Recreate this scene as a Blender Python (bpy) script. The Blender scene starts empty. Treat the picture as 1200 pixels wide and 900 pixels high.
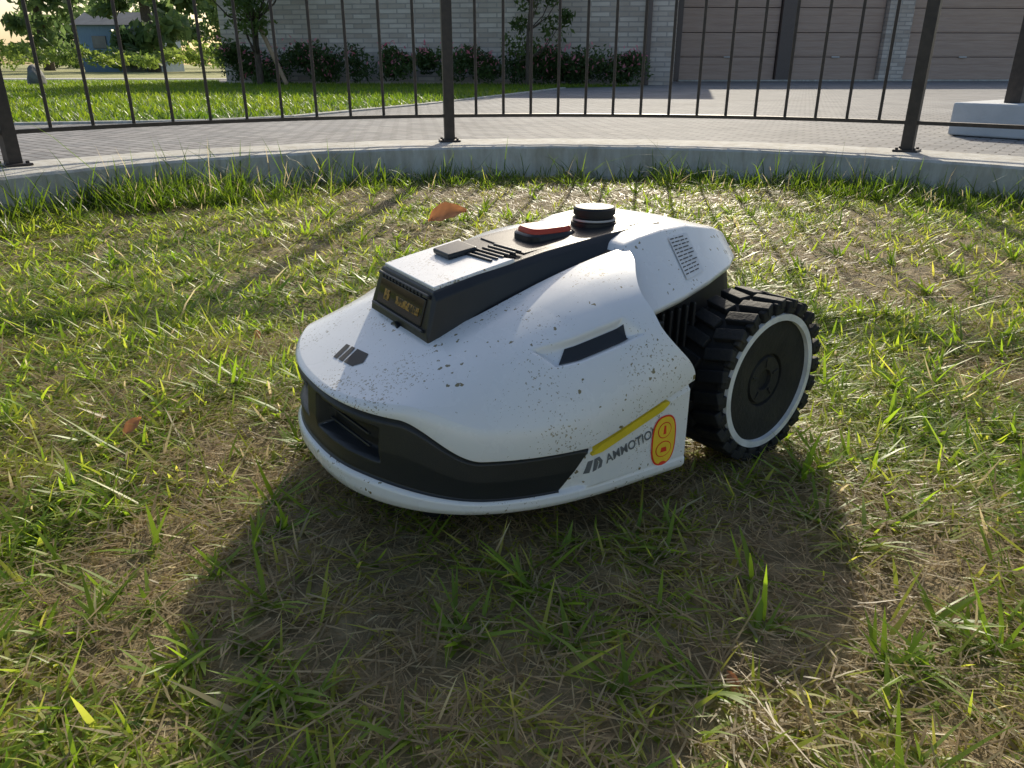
import bpy, bmesh, math, random
import numpy as np
from mathutils import Vector, Matrix
from mathutils.bvhtree import BVHTree
random.seed(7); rng=np.random.default_rng(11)
scene=bpy.context.scene
scene.view_settings.view_transform='Standard'
scene.view_settings.look='None'
scene.view_settings.exposure=0
R=math.radians

# ------------------------------------------------------------------ materials
def new_mat(name):
    m=bpy.data.materials.new(name); m.use_nodes=True
    nt=m.node_tree; b=nt.nodes['Principled BSDF']
    return m,nt,b
def N(nt,t,**kw):
    n=nt.nodes.new(t)
    for k,v in kw.items(): setattr(n,k,v)
    return n
def coords(nt,scale=(1,1,1),kind='Object',rot=(0,0,0)):
    tc=N(nt,'ShaderNodeTexCoord'); mp=N(nt,'ShaderNodeMapping')
    mp.inputs['Scale'].default_value=scale; mp.inputs['Rotation'].default_value=rot
    nt.links.new(tc.outputs[kind],mp.inputs[0]); return mp.outputs[0]
def noise(nt,vec,scale,detail=5,rough=.6):
    n=N(nt,'ShaderNodeTexNoise'); n.inputs['Scale'].default_value=scale
    n.inputs['Detail'].default_value=detail; n.inputs['Roughness'].default_value=rough
    nt.links.new(vec,n.inputs['Vector']); return n.outputs['Fac']
def ramp(nt,fac,stops):
    r=N(nt,'ShaderNodeValToRGB'); e=r.color_ramp.elements
    while len(e)<len(stops): e.new(.5)
    for i,(p,c) in enumerate(stops):
        e[i].position=p; e[i].color=(c[0],c[1],c[2],1)
    nt.links.new(fac,r.inputs[0]); return r.outputs[0]
def bump(nt,b,h,strength=.3,dist=.01):
    n=N(nt,'ShaderNodeBump'); n.inputs['Strength'].default_value=strength; n.inputs['Distance'].default_value=dist
    nt.links.new(h,n.inputs['Height']); nt.links.new(n.outputs[0],b.inputs['Normal'])
def mat_noise(name,stops,scale=10,rough=.8,bs=.3,bd=.01,detail=6,bscale=None,metal=0,spec=.5,vscale=(1,1,1)):
    m,nt,b=new_mat(name); v=coords(nt,vscale)
    f=noise(nt,v,scale,detail); nt.links.new(ramp(nt,f,stops),b.inputs['Base Color'])
    b.inputs['Roughness'].default_value=rough; b.inputs['Metallic'].default_value=metal
    b.inputs['Specular IOR Level'].default_value=spec
    if bs: bump(nt,b,noise(nt,v,bscale or scale*4,5),bs,bd)
    return m
def c3(a,k=1): return (a[0]*k,a[1]*k,a[2]*k)
def plastic(name,col,rough,bs=.04,coat=0,var=.12,scale=40,spec=.5):
    m=mat_noise(name,[(.3,c3(col,1-var)),(.7,c3(col,1+var))],scale=scale,rough=rough,bs=bs,bd=.001,bscale=900,spec=spec)
    m.node_tree.nodes['Principled BSDF'].inputs['Coat Weight'].default_value=coat
    return m

# white shell plastic with dust and grass specks
M_white,nt,b=new_mat('white_gloss_plastic'); v=coords(nt)
dn=N(nt,'ShaderNodeTexNoise'); dn.inputs['Scale'].default_value=260; nt.links.new(v,dn.inputs['Vector'])
vm=N(nt,'ShaderNodeVectorMath',operation='MULTIPLY_ADD'); vm.inputs[1].default_value=(.007,.007,.007); nt.links.new(dn.outputs['Color'],vm.inputs[0]); nt.links.new(v,vm.inputs[2]); vd=vm.outputs[0]
def specks(scale,thr,nscale,lo,hi):
    vo=N(nt,'ShaderNodeTexVoronoi'); vo.inputs['Scale'].default_value=scale; nt.links.new(vd,vo.inputs['Vector'])
    lt=N(nt,'ShaderNodeMath',operation='LESS_THAN'); nt.links.new(vo.outputs['Distance'],lt.inputs[0])
    nm=noise(nt,v,nscale,3); mm=N(nt,'ShaderNodeMapRange'); nt.links.new(nm,mm.inputs[0])
    mm.inputs[1].default_value=lo; mm.inputs[2].default_value=hi; mm.inputs[3].default_value=0; mm.inputs[4].default_value=thr
    nt.links.new(mm.outputs[0],lt.inputs[1]); return lt.outputs[0]
s1=specks(100,.26,23,.40,.70); s2=specks(300,.36,11,.40,.68)
base=ramp(nt,noise(nt,v,6,6),[(.3,(.77,.77,.76)),(.7,(.85,.845,.83))])
mx=N(nt,'ShaderNodeMix',data_type='RGBA'); nt.links.new(s1,mx.inputs[0]); nt.links.new(base,mx.inputs[6]); mx.inputs[7].default_value=(.22,.18,.09,1)
mx2=N(nt,'ShaderNodeMix',data_type='RGBA'); nt.links.new(s2,mx2.inputs[0]); nt.links.new(mx.outputs[2],mx2.inputs[6]); mx2.inputs[7].default_value=(.38,.34,.26,1)
nt.links.new(mx2.outputs[2],b.inputs['Base Color'])
rr=N(nt,'ShaderNodeMapRange'); nt.links.new(noise(nt,v,9,6),rr.inputs[0]); rr.inputs[3].default_value=.14; rr.inputs[4].default_value=.42
nt.links.new(rr.outputs[0],b.inputs['Roughness']); b.inputs['Coat Weight'].default_value=.35; b.inputs['Coat Roughness'].default_value=.10
M_dark=plastic('dark_bumper_plastic',(.018,.02,.022),.42,bs=.25,scale=25)
M_black=plastic('black_chassis_plastic',(.008,.008,.009),.6,bs=.2)
M_deck=plastic('satin_black_deck',(.016,.017,.019),.36,bs=.15)
M_glass=plastic('smoked_lens_glass',(.006,.005,.004),.08,bs=0,spec=.35)
M_amber=mat_noise('amber_sensor_glass',[(.44,(.02,.012,.004)),(.56,(.42,.22,.04))],scale=170,rough=.25,bs=0,spec=.3)
M_yel=plastic('yellow_light_strip',(.74,.56,.03),.4,bs=0)
M_grey=plastic('grey_lettering',(.13,.14,.15),.5,bs=0)
M_red=plastic('red_stop_button',(.52,.05,.02),.4,bs=0)
M_silver=plastic('silver_ring',(.5,.5,.5),.35,bs=0)
M_stk_r=plastic('sticker_red',(.80,.05,.02),.5,bs=0)
M_stk_y=plastic('sticker_yellow',(.92,.60,.04),.5,bs=0)
M_label=plastic('label_paper',(.70,.71,.72),.55,bs=0)
M_print=plastic('label_print',(.02,.02,.02),.6,bs=0)
M_rubber=mat_noise('dusty_rubber',[(.40,(.010,.010,.010)),(.66,(.024,.022,.018)),(.85,(.07,.06,.04))],scale=30,rough=.75,bs=.5,bd=.002,bscale=200)
M_wwhite=mat_noise('white_wheel_ring',[(.3,(.58,.57,.54)),(.6,(.80,.79,.77))],scale=40,rough=.5,bs=.1,bd=.001)

# ------------------------------------------------------------------ mesh helpers
def link(o,parent=None):
    scene.collection.objects.link(o)
    if parent: o.parent=parent
    return o
def mesh_obj(name,verts,faces,mats,parent=None,smooth=False,fm=None):
    me=bpy.data.meshes.new(name); me.from_pydata([tuple(v) for v in verts],[],faces); me.update()
    for m in (mats if isinstance(mats,list) else [mats]): me.materials.append(m)
    if fm: me.polygons.foreach_set('material_index',fm)
    me.polygons.foreach_set('use_smooth',[smooth]*len(me.polygons))
    return link(bpy.data.objects.new(name,me),parent)
def bevel(o,w,seg=2,smooth=True):
    md=o.modifiers.new('bevel','BEVEL'); md.width=w; md.segments=seg; md.limit_method='ANGLE'; md.angle_limit=R(25)
    if smooth:
        o.data.polygons.foreach_set('use_smooth',[True]*len(o.data.polygons))
        w2=o.modifiers.new('wn','WEIGHTED_NORMAL'); w2.keep_sharp=True
    return o
def boxverts(sx,sy,sz,M):
    vs=[M@Vector((x*sx/2,y*sy/2,z*sz/2)) for x in(-1,1) for y in(-1,1) for z in(-1,1)]
    fs=[(0,1,3,2),(4,6,7,5),(0,4,5,1),(2,3,7,6),(0,2,6,4),(1,5,7,3)]
    return vs,fs
def multi_box(name,specs,mats,parent=None,bw=0):
    V=[];F=[];fm=[]
    for sp in specs:
        (sx,sy,sz),M=sp[0],sp[1]; mi=sp[2] if len(sp)>2 else 0
        vs,fs=boxverts(sx,sy,sz,M); o=len(V); V+=vs; F+=[tuple(i+o for i in f) for f in fs]; fm+=[mi]*6
    ob=mesh_obj(name,V,F,mats,parent,fm=fm)
    if bw: bevel(ob,bw)
    return ob
def T(x,y,z,rx=0,ry=0,rz=0):
    return Matrix.Translation((x,y,z))@Matrix.Rotation(rz,4,'Z')@Matrix.Rotation(ry,4,'Y')@Matrix.Rotation(rx,4,'X')
def lathe(name,prof,mat,M,parent,axis='z',seg=48,fm=None):
    V=[];F=[];FM=[]
    for i in range(seg):
        a=2*math.pi*i/seg
        for r,h in prof: V.append(M@(Vector((r*math.cos(a),r*math.sin(a),h)) if axis=='z' else Vector((r*math.cos(a),h,r*math.sin(a)))))
    n=len(prof)
    for i in range(seg):
        j=(i+1)%seg
        for k in range(n-1):
            F.append((i*n+k,j*n+k,j*n+k+1,i*n+k+1)); FM.append(fm[k] if fm else 0)
    o=mesh_obj(name,V,F,mat,parent,smooth=True,fm=FM)
    o.data.set_sharp_from_angle(angle=R(35))
    return o
def empty(name,loc=(0,0,0),rz=0):
    e=bpy.data.objects.new(name,None); e.location=loc; e.rotation_euler=(0,0,rz); e.empty_display_size=.1
    return link(e)

# ------------------------------------------------------------------ ROBOT MOWER
bot=empty('robotic_lawn_mower',(.192,.928,0),R(212))
zx=np.array([-.1,0,.07,.128,.23,.30,.35,.40,.43,.456]); zz=np.array([.243,.250,.251,.246,.224,.202,.184,.163,.151,.140])
pc=np.polyfit(zx,zz,4)
Zr=lambda x: np.polyval(pc,x)
XC=.22
def sstep(a,b,x):
    t=np.clip((x-a)/(b-a),0,1); return t*t*(3-2*t)
def outline(u,a,b,n,xe=.15):
    au=np.abs(u); sg=np.sign(u)
    phi=np.clip(au/.8,0,1)*math.pi/2
    x=XC+a*np.cos(phi)**(2/n); y=b*np.sin(phi)**(2/n)
    st=np.clip((au-.8)/.2,0,1); x=np.where(au>.8,XC-(XC-xe)*st,x); y=np.where(au>.8,b,y)
    return x,y*sg,phi
def zedge(u):
    x,y,phi=outline(u,.236,.204,2.4)
    z=.138+(.103-.138)*sstep(R(34),R(56),phi)
    return z+np.clip((.27-x)/.12,0,1)*.040
rowsA=np.array([.229,.236,.231,.208,.184,.160,.142]); rowsB=np.array([.197,.205,.203,.189,.161,.118,.075])
rowsH=np.array([-.03,0,.26,.56,.81,.955,1.0]); rowsN=np.array([2.4,2.4,2.4,2.4,2.5,2.9,4.2])
def cr(arr,r):
    i=np.clip(np.floor(r).astype(int),0,len(arr)-2); t=r-i
    p0=arr[np.clip(i-1,0,None)];p1=arr[i];p2=arr[i+1];p3=arr[np.clip(i+2,None,len(arr)-1)]
    return .5*((2*p1)+(-p0+p2)*t+(2*p0-5*p1+4*p2-p3)*t*t+(-p0+3*p1-3*p2+p3)*t**3)
VC,VH,VR=.250,.047,.32
def vra(x): return 3.62+(x-VC)*3.0
def hood(u,r):
    a=cr(rowsA,r);b_=cr(rowsB,r);h=cr(rowsH,r);n=cr(rowsN,r)
    x,y,phi=outline(u,a,b_,n,.15+.032*sstep(1.2,3.2,r)-.047*sstep(3.9,6,r))
    wf=np.cos(phi)**3*np.clip(r-1,0,1)
    h=h+(1-h)*wf
    ze=zedge(u); z=ze+(Zr(x)-ze)*h
    z=np.where(r<1,ze-(1-r)*.004,z)
    dr=(r-vra(x)); dx=(VH-np.abs(x-VC-dr*.02))/.012
    d2=(VR-np.abs(dr))/.16
    m=np.clip(np.minimum(dx,d2),0,1); m=np.where(np.abs(u)>.35,m,0); m=m*m*(3-2*m)
    y=y-np.sign(y)*m*.006; z=z-m*.006
    return x,y,z,m
NU=520;NR=170
us=np.linspace(-1,1,NU); rs=np.linspace(0,6,NR)
U,RR=np.meshgrid(us,rs); X,Y,Z,Mk=hood(U,RR)
V=np.stack([X.ravel(),Y.ravel(),Z.ravel()],1)
F=[];fm=[]
for j in range(NR-1):
    for i in range(NU-1):
        k=j*NU+i; F.append((k,k+1,k+NU+1,k+NU)); fm.append(0)
base0=len(V); Vl=V.tolist()
for i in range(NU): Vl.append((X[-1,i],Y[-1,i]*.93,Z[-1,i]-.03))
k0=(NR-1)*NU
for i in range(NU-1):
    F.append((k0+i,k0+i+1,base0+i+1,base0+i)); fm.append(1)
F.append(tuple(range(base0,base0+NU))); fm.append(1)
shell=mesh_obj('hood_shell',Vl,F,[M_white,M_black],bot,smooth=True,fm=fm)
uf=np.linspace(.3,1,1500)
def hp(x,r,sg,off):
    xx,yy,zz_,_=hood(uf,np.full_like(uf,r)); o=np.argsort(xx); u=float(np.interp(x,xx[o],uf[o]))
    a,b_,c,_=hood(np.array([u]),np.array([r])); return (float(a[0]),sg*(float(b_[0])+off),float(c[0])+off)
for sg in(1,-1):
    V=[];F=[];nx,ny=26,8
    for i in range(nx+1):
        for j in range(ny+1):
            f=j/ny; x0=.282-.012*f; x1=.212; x=x0+(x1-x0)*i/nx
            r=vra(x)-.20+f*.36; V.append(hp(x,r,sg,.0008))
    for i in range(nx):
        for j in range(ny): a=i*(ny+1)+j; F.append((a,a+1,a+ny+2,a+ny+1))
    mesh_obj('side_vent',V,F,M_dark,bot,smooth=True)
def band(u,q,off=0.):
    ze=zedge(u)
    x0,y0,phi=outline(u,.236,.2,2.4)
    zt=.072+(.060-.072)*sstep(R(20),R(60),phi)
    prof_q=np.array([0,.15,.5,.92,1,1.04,1.12,1.5,1.92,2]); A=np.array([.222,.236,.241,.2415,.239,.234,.2345,.2365,.234,.228]); B=np.array([.188,.198,.2015,.2015,.2,.1965,.197,.199,.1985,.195])
    a=np.interp(q,prof_q,A)+off; b_=np.interp(q,prof_q,B)+off
    x,y,phi=outline(u,a,b_,2.4)
    side=sstep(.275,.265,x)*np.where(q>1,1,0)*np.where(q<1.9,1,0)
    y=np.where(side>0,y+np.sign(y)*(.2005-np.abs(y))*side,y)
    z=np.where(q<=1,.044+(zt-.044)*q,zt+(ze-.002-zt)*(q-1))
    ay=np.abs(y); dy=(.048-np.abs(ay-.060))/.006; dz=(.0175-np.abs(z-(.110-(ay-.06)*.05)))/.005
    m=np.clip(np.minimum(dy,dz),0,1)*np.where(x>.33,1,0); m=m*m*(3-2*m)
    x=x-m*.018
    return x,y,z,m
qs=np.concatenate([np.linspace(0,1,12),np.linspace(1.02,2,46)]); NQ=len(qs)
U,Q=np.meshgrid(us,qs); X,Y,Z,Mk=band(U,Q)
V=np.stack([X.ravel(),Y.ravel(),Z.ravel()],1).tolist(); F=[]
for j in range(NQ-1):
    for i in range(NU-1):
        k=j*NU+i; F.append((k,k+1,k+NU+1,k+NU))
lower=mesh_obj('lower_skirt',V,F,[M_white],bot,smooth=True)
qb=np.linspace(1.02,1.99,48); V=[];F=[];fm=[];NB=460; MM=[]
for q in qb:
    uf2=np.linspace(.4,1,1200); xx,yy,zz_,_=band(uf2,np.full_like(uf2,q),.0014)
    cond=xx-(.268+(.100-zz_)*.75); i0=int(np.argmax(cond<0)); ue=uf2[i0]
    uu=np.linspace(-ue,ue,NB); a,b_,c,m=band(uu,np.full_like(uu,q),.0014); b_=b_+np.sign(b_)*.001*sstep(.29,.27,a)
    V+=np.stack([a,b_,c],1).tolist(); MM.append(m)
for j in range(len(qb)-1):
    for i in range(NB-1):
        k=j*NB+i; F.append((k,k+1,k+NB+1,k+NB)); fm.append(1 if MM[j][i]>.9 else 0)
mesh_obj('front_bumper',V,F,[M_dark,M_black],bot,smooth=True,fm=fm)
sp=[]
for sy in(-1,1):
    for zc in(.104,.116):
        sp.append(((.003,.078,.002),T(.4405,sy*.058,zc,0,0,sy*.10)))
multi_box('grille_slats',sp,[M_dark],bot,.0006)
cs=[];
for q in np.linspace(0,2,10): x,y,z,_=band(np.array([1.0]),np.array([q])); cs.append((float(x[0])+.002,float(y[0])-.001,float(z[0])))
for r in np.linspace(1,6,24): x,y,z,_=hood(np.array([1.0]),np.array([r])); cs.append((float(x[0])+.002,float(y[0])-.001,float(z[0])-.001))
nc=len(cs); cs2=cs+[(p[0],-p[1],p[2]) for p in cs]
mesh_obj('shell_rear_bulkhead',cs2,[(i,i+1,nc+i+1,nc+i) for i in range(nc-1)],M_black,bot)
uu=np.linspace(-1,1,80); x,y,_=outline(uu,.215,.18,2.4)
n=len(uu); Vc=[(a-.0,b_,.046) for a,b_ in zip(x,y)]+[(XC+(a-XC)*.93,b_*.93,.026) for a,b_ in zip(x,y)]
Fc=[(i,i+1,n+i+1,n+i) for i in range(n-1)]+[tuple(range(n)),tuple(range(2*n-1,n-1,-1)),(n-1,0,n,2*n-1)]
mesh_obj('cutting_deck',Vc,Fc,M_black,bot)
lathe('blade_disc',[(0,.0),(.08,.0),(.08,.006),(0,.006)],M_silver,T(.27,0,.018),bot)
def loft(name,secs,mats,parent,bw=.003,seg=3):
    V=[]; rings=[]
    for x,pts in secs:
        pp=[(p[0],p[1],p[2] if len(p)>2 else 0) for p in pts]
        rings.append([(x+p[2],p[0],p[1]) for p in pp]+[(x+p[2],-p[0],p[1]) for p in reversed(pp)])
    n=len(rings[0]); F=[]
    for ri in rings: V+=ri
    for s in range(len(rings)-1):
        for k in range(n):
            k2=(k+1)%n; F.append((s*n+k,s*n+k2,(s+1)*n+k2,(s+1)*n+k))
    F.append(tuple(range(n))); F.append(tuple(range((len(rings)-1)*n,len(rings)*n))[::-1])
    o=mesh_obj(name,V,F,mats,parent)
    bm=bmesh.new(); bm.from_mesh(o.data); bmesh.ops.recalc_face_normals(bm,faces=bm.faces); bm.to_mesh(o.data); bm.free()
    if bw: bevel(o,bw,seg)
    return o
loft('rear_chassis',[(.182,[(.128,.19),(.135,.15),(.12,.06)]),(.13,[(.126,.192),(.128,.15),(.12,.06)]),(.06,[(.108,.198),(.100,.15),(.09,.05)]),(-.015,[(.072,.203),(.088,.15),(.075,.06)]),(-.048,[(.05,.2),(.06,.15),(.05,.08)])],M_black,bot,.005)
CV=[(.192,.078,.2475,.148,.1915,-.052),(.155,.079,.2535,.145,.1935,-.035),(.10,.076,.2575,.132,.198,-.012),(.04,.064,.2560,.110,.202,0),(-.018,.050,.2450,.084,.206,0),(-.050,.036,.234,.060,.208,0)]
loft('rear_cover',[(c[0],[(c[1],c[2],c[5]),(c[3],c[4]),(c[3]-.006,c[4]-.008)]) for c in CV],M_white,bot,.0035,3)
multi_box('axle_bracket',[((.085,.035,.07),T(.035,.088,.125,0,.25)),((.085,.035,.07),T(.035,-.088,.125,0,.25)),((.03,.20,.03),T(0,0,.096)),
   ((.022,.022,.10),T(.142,.128,.13)),((.022,.022,.10),T(.142,-.128,.13))]+
   [((.07,.006,.004),T(.085,.112,.10+i*.02,0,.1)) for i in range(4)]+[((.004,.008,.09),T(.07+i*.014,.116+i*.003,.14)) for i in range(5)],[M_black],bot,.002)
xs=[.362,.350,.30,.22,.14,.062]; zt=[.186,.2240,.234,.246,.254,.2585]; ht=[.066,.0600,.057,.053,.049,.046]
secs=[]
for i,x in enumerate(xs):
    hb=.0725; zm=(float(Zr(x))+.002)
    if i==0: secs.append((x,[(ht[0],zt[0]),(.069,.178),(.0705,.15)]))
    else: secs.append((x,[(ht[i],zt[i]),(ht[i]+.006,zt[i]-.006),(hb,min(zm,zt[i]-.007)-.02)]))
loft('camera_module_body',secs,M_deck,bot,.0022)
def slab(name,quad,th,mat,bw=.001):
    q=[Vector(p) for p in quad]; nrm=(q[1]-q[0]).cross(q[-1]-q[0]).normalized()
    if nrm.z<0: nrm=-nrm
    n=len(q); V=[p-nrm*.001 for p in q]+[p+nrm*th for p in q]
    F=[tuple(range(n))[::-1],tuple(range(n,2*n))]+[(i,(i+1)%n,n+(i+1)%n,n+i) for i in range(n)]
    o=mesh_obj(name,V,F,mat,bot)
    bm=bmesh.new(); bm.from_mesh(o.data); bmesh.ops.recalc_face_normals(bm,faces=bm.faces); bm.to_mesh(o.data); bm.free()
    if bw: bevel(o,bw)
    return o
def zt_(x): return float(np.interp(-x,[-v for v in xs],zt))
def top(x,y,dz=0): return (x,y,zt_(x)+dz)
slab('front_cap',[top(.348,-.057),top(.348,.057),top(.258,.0565),top(.278,.006),top(.258,-.0565)],.0035,M_white,.0012)
slab('mount_block',[top(.303,-.034,.004),top(.303,.002,.004),top(.270,.004,.004),top(.270,-.036,.004)],.005,M_deck,.002)
multi_box('ribbed_grip',[((.0032,.044,.004),T(.280-i*.0068,.022,zt_(.280-i*.0068)+.0035,0,.12,.12)) for i in range(6)],[M_dark],bot,.001)
slab('deck_panel',[top(.240,-.044),top(.240,.044),top(.085,.039),top(.085,-.039)],.0015,M_deck,.0008)
ang=math.atan2(.012,.038)
multi_box('sensor_window',[((.004,.104,.027),T(.3565,.0,.2025,0,-ang)),((.006,.115,.004),T(.3525,0,.2187,0,-ang),1),((.007,.120,.003),T(.3612,0,.1872,0,-ang),1)],[M_glass,M_deck],bot,.0012)
multi_box('sensor_elements',[((.0012,.052,.008),T(.3590,.018,.2015,0,-ang)),((.0012,.012,.011),T(.3590,-.030,.2015,0,-ang))],[M_amber],bot,.0004)
multi_box('speaker_slots',[((.0015,.003,.003),T(.3557,-.044+i*.0080,.2187,0,-ang)) for i in range(12)],[M_black],bot)
ML=T(.363,0,.171)@Matrix.Rotation(R(90),4,'Y')
lathe('front_lens',[(.0105,-.004),(.0105,.003),(.0085,.0035),(.0075,.001),(0,.0028)],[M_dark,M_glass],ML,bot,fm=[0,0,0,1])
zb=zt_(.185)
def rrect(w,l,n=5):
    pts=[]
    for i in range(48):
        a=2*math.pi*i/48; c,s=math.cos(a),math.sin(a)
        pts.append((w*abs(c)**(2/n)*(1 if c>0 else -1),l*abs(s)**(2/n)*(1 if s>0 else -1)))
    return pts
def prism(name,pts,levels,mats,M,fms=None):
    V=[];F=[];fm=[];n=len(pts)
    for sc,z in levels:
        for p in pts: V.append(M@Vector((p[0]*sc,p[1]*sc,z)))
    for s in range(len(levels)-1):
        for k in range(n):
            F.append((s*n+k,s*n+(k+1)%n,(s+1)*n+(k+1)%n,(s+1)*n+k)); fm.append(fms[s] if fms else 0)
    F.append(tuple(range((len(levels)-1)*n,len(levels)*n))); fm.append(fms[-1] if fms else 0)
    o=mesh_obj(name,V,F,mats,bot,smooth=True,fm=fm); o.data.set_sharp_from_angle(angle=R(40)); return o
prism('stop_button',rrect(.029,.022,4),[(1.05,-.004),(1.05,.003),(.98,.005),(.93,.0052),(.92,.0045),(.91,.008),(.84,.0105)],[M_deck,M_red],T(.185,0,zb),[0,0,0,1,1,1,1])
lathe('antenna_cap',[(.026,-.008),(.026,.0015),(.0235,.002),(.0235,.003),(.0245,.0035),(.0245,.0055),(.0215,.0065),(.0215,.009),(.0235,.0095),(.0235,.0155),(.0215,.0175),(0,.018)],[M_deck,M_silver,M_black],T(.118,0,.2565),bot,fm=[0,0,0,1,1,2,2,2,2,2,2])
# ---- decals
def bvh_of(o):
    return BVHTree.FromPolygons([v.co.copy() for v in o.data.vertices],[tuple(p.vertices) for p in o.data.polygons])
bs=bvh_of(shell); bl=bvh_of(lower)
def poly_grid(pts,res):
    bm=bmesh.new(); vs=[bm.verts.new((p[0],p[1],0)) for p in pts]; bm.faces.new(vs)
    bmesh.ops.triangulate(bm,faces=bm.faces)
    for _ in range(6):
        es=[e for e in bm.edges if e.calc_length()>res]
        if not es: break
        bmesh.ops.subdivide_edges(bm,edges=es,cuts=1); bmesh.ops.triangulate(bm,faces=bm.faces)
    V=[v.co.copy() for v in bm.verts]; bm.verts.index_update(); F=[tuple(v.index for v in f.verts) for f in bm.faces]; bm.free()
    return V,F
def decal(name,polys,mapf,bvh,d,off,mats,res=.006):
    V=[];F=[];fm=[]
    for pts,mi,extra in polys:
        v,f=poly_grid(pts,res) if not isinstance(pts,tuple) else pts
        o=len(V)
        for p in v:
            q=mapf(p); hit=bvh.ray_cast(q,d)
            V.append((hit[0] if hit[0] is not None else q)-d*(off+extra))
        F+=[tuple(i+o for i in t) for t in f]; fm+=[mi]*len(f)
    return mesh_obj(name,V,F,mats,bot,smooth=False,fm=fm)
# hood emblem: slanted bars of an M followed by an arrow head
g=[[(-.027,-.009),(-.019,-.009),(-.010,.009),(-.018,.009)],[(-.0155,-.009),(-.0085,-.009),(.0015,.009),(-.0075,.009)],
   [(-.0045,-.009),(.018,-.009),(.027,.001),(.021,.009),(.004,.009),(.0015,.004),(.015,.004),(.018,.0005),(.0135,-.004),(-.002,-.004)]]
mp=lambda p: Vector((.4155+p.y*1.05-p.x*.12,.005+p.x*1.0,.4))
DZ=Vector((0,0,-1))
decal('hood_emblem',[(q,0,0) for q in g],mp,bs,DZ,.0006,[M_print],.004)
cu=bpy.data.curves.new('txt','FONT'); cu.body='AMMOTION'; cu.size=.0135; cu.extrude=0; cu.space_character=1.02; cu.offset=.00028
to=bpy.data.objects.new('txt',cu); scene.collection.objects.link(to); bpy.context.view_layer.update()
me=bpy.data.meshes.new_from_object(to.evaluated_get(bpy.context.evaluated_depsgraph_get()))
tv=[v.co.copy() for v in me.vertices]; tf=[tuple(p.vertices) for p in me.polygons]
bpy.data.objects.remove(to)
wmax=max(p.x for p in tv); kx=.064/wmax; tv=[Vector((p.x*kx,p.y*.98,0)) for p in tv]
sl=math.atan2(.0165,.072); DY=Vector((0,-1,0))
def ms(x0,z0):
    def f(p):
        px=p.x; py=p.y
        return Vector((x0-(px*math.cos(sl)-py*math.sin(sl)),.3,z0+px*math.sin(sl)+py*math.cos(sl)))
    return f
gl=[[(-.0,0),(.005,0),(.011,.012),(.006,.012)],[(.008,0),(.0125,0),(.016,.006),(.015,.012),(.0125,.012)],[(.014,0),(.0185,.0),(.021,.006),(.018,.012),(.014,.012),(.0175,.006)]]
decal('side_lettering',[((tv,tf),0,0)],ms(.2490,.0800),bl,DY,.0005,[M_grey])
decal('side_emblem',[(q,0,0) for q in gl],ms(.2730,.0740),bl,DY,.0005,[M_grey])
el=lambda a,b_,cx=0,cy=0,n=28:[(cx+a*math.cos(2*math.pi*i/n),cy+b_*math.sin(2*math.pi*i/n)) for i in range(n)]
def se(a,b_,n=36): return [(a*abs(math.cos(t))**.75*(1 if math.cos(t)>0 else -1),b_*abs(math.sin(t))**.75*(1 if math.sin(t)>0 else -1)) for t in [2*math.pi*i/n for i in range(n)]]
decal('warning_sticker',[(se(.0155,.0265),0,0),(se(.0138,.0248),1,.0003),(el(.0085,.0085,0,.011),0,.0005),(el(.0075,.0075,0,.011),1,.0007),([(-.0018,.007),(.0018,.007),(.0012,.016),(-.0012,.016)],0,.0009),
   (el(.0100,.0085,0,-.009),0,.0005),(el(.0090,.0075,0,-.009),1,.0007),([(-.004,-.012),(.004,-.012),(.003,-.007),(-.003,-.007)],0,.0009)],
   lambda p:Vector((.1800-p.x,.3,.0855+p.y)),bl,DY,.0008,[M_stk_r,M_stk_y],.01)
for sg in(1,-1):
    Vy=[];nn=24
    for i in range(nn+1):
        x=.268-(.268-.178)*i/nn; zc=.103+max(0,(.27-x)/.12)*.040-.0085
        hgt=.0050*min(1,(i+1)/4,(nn-i+1)/3)
        for (yy,dz) in((.197,-hgt),(.2032,-hgt*.8),(.2032,hgt*.8),(.197,hgt)): Vy.append((x,sg*yy,zc+dz))
    Fy=[(i*4+k,i*4+k+1,(i+1)*4+k+1,(i+1)*4+k) for i in range(nn) for k in range(3)]+[(0,1,2,3),(nn*4,nn*4+1,nn*4+2,nn*4+3)]
    mesh_obj('side_light_strip',Vy,Fy,M_yel,bot,smooth=True).data.set_sharp_from_angle(angle=R(40))
def Qf(x,f):
    A=[Vector((c[0]+c[5],c[1],c[2])) for c in CV]; B=[Vector((c[0],c[3],c[4])) for c in CV]
    L_=[A[i].lerp(B[i],f) for i in range(len(CV))]
    for i in range(len(L_)-1):
        if L_[i].x>=x>=L_[i+1].x: return L_[i].lerp(L_[i+1],(L_[i].x-x)/(L_[i].x-L_[i+1].x))
    return L_[0]
nq=(Qf(.08,0)-Qf(.08,1)).cross(Qf(.05,1)-Qf(.08,1)).normalized()
if nq.y<0: nq=-nq
def lab(f0,f1,x0,x1,h): return [Qf(x0,f0)+nq*h,Qf(x1,f0)+nq*h,Qf(x1,f1)+nq*h,Qf(x0,f1)+nq*h]
Vl=[];Fl=[];fml=[]
for a0,a1 in((.083,.065),(.065,.046)):
    o=len(Vl); Vl+=lab(.14,.80,a0,a1,.0012); Fl.append((o,o+1,o+2,o+3)); fml.append(0)
for i in range(11):
    f0=.17+i*.055; xa=.081
    for k in range(4):
        ln=random.uniform(.004,.012); o=len(Vl); Vl+=lab(f0,f0+.017,xa,max(.049,xa-ln),.0017); Fl.append((o,o+1,o+2,o+3)); fml.append(1); xa-=ln+.002
        if xa<.055: break
mesh_obj('rating_label',Vl,Fl,[M_label,M_print],bot,fm=fml)
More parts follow.
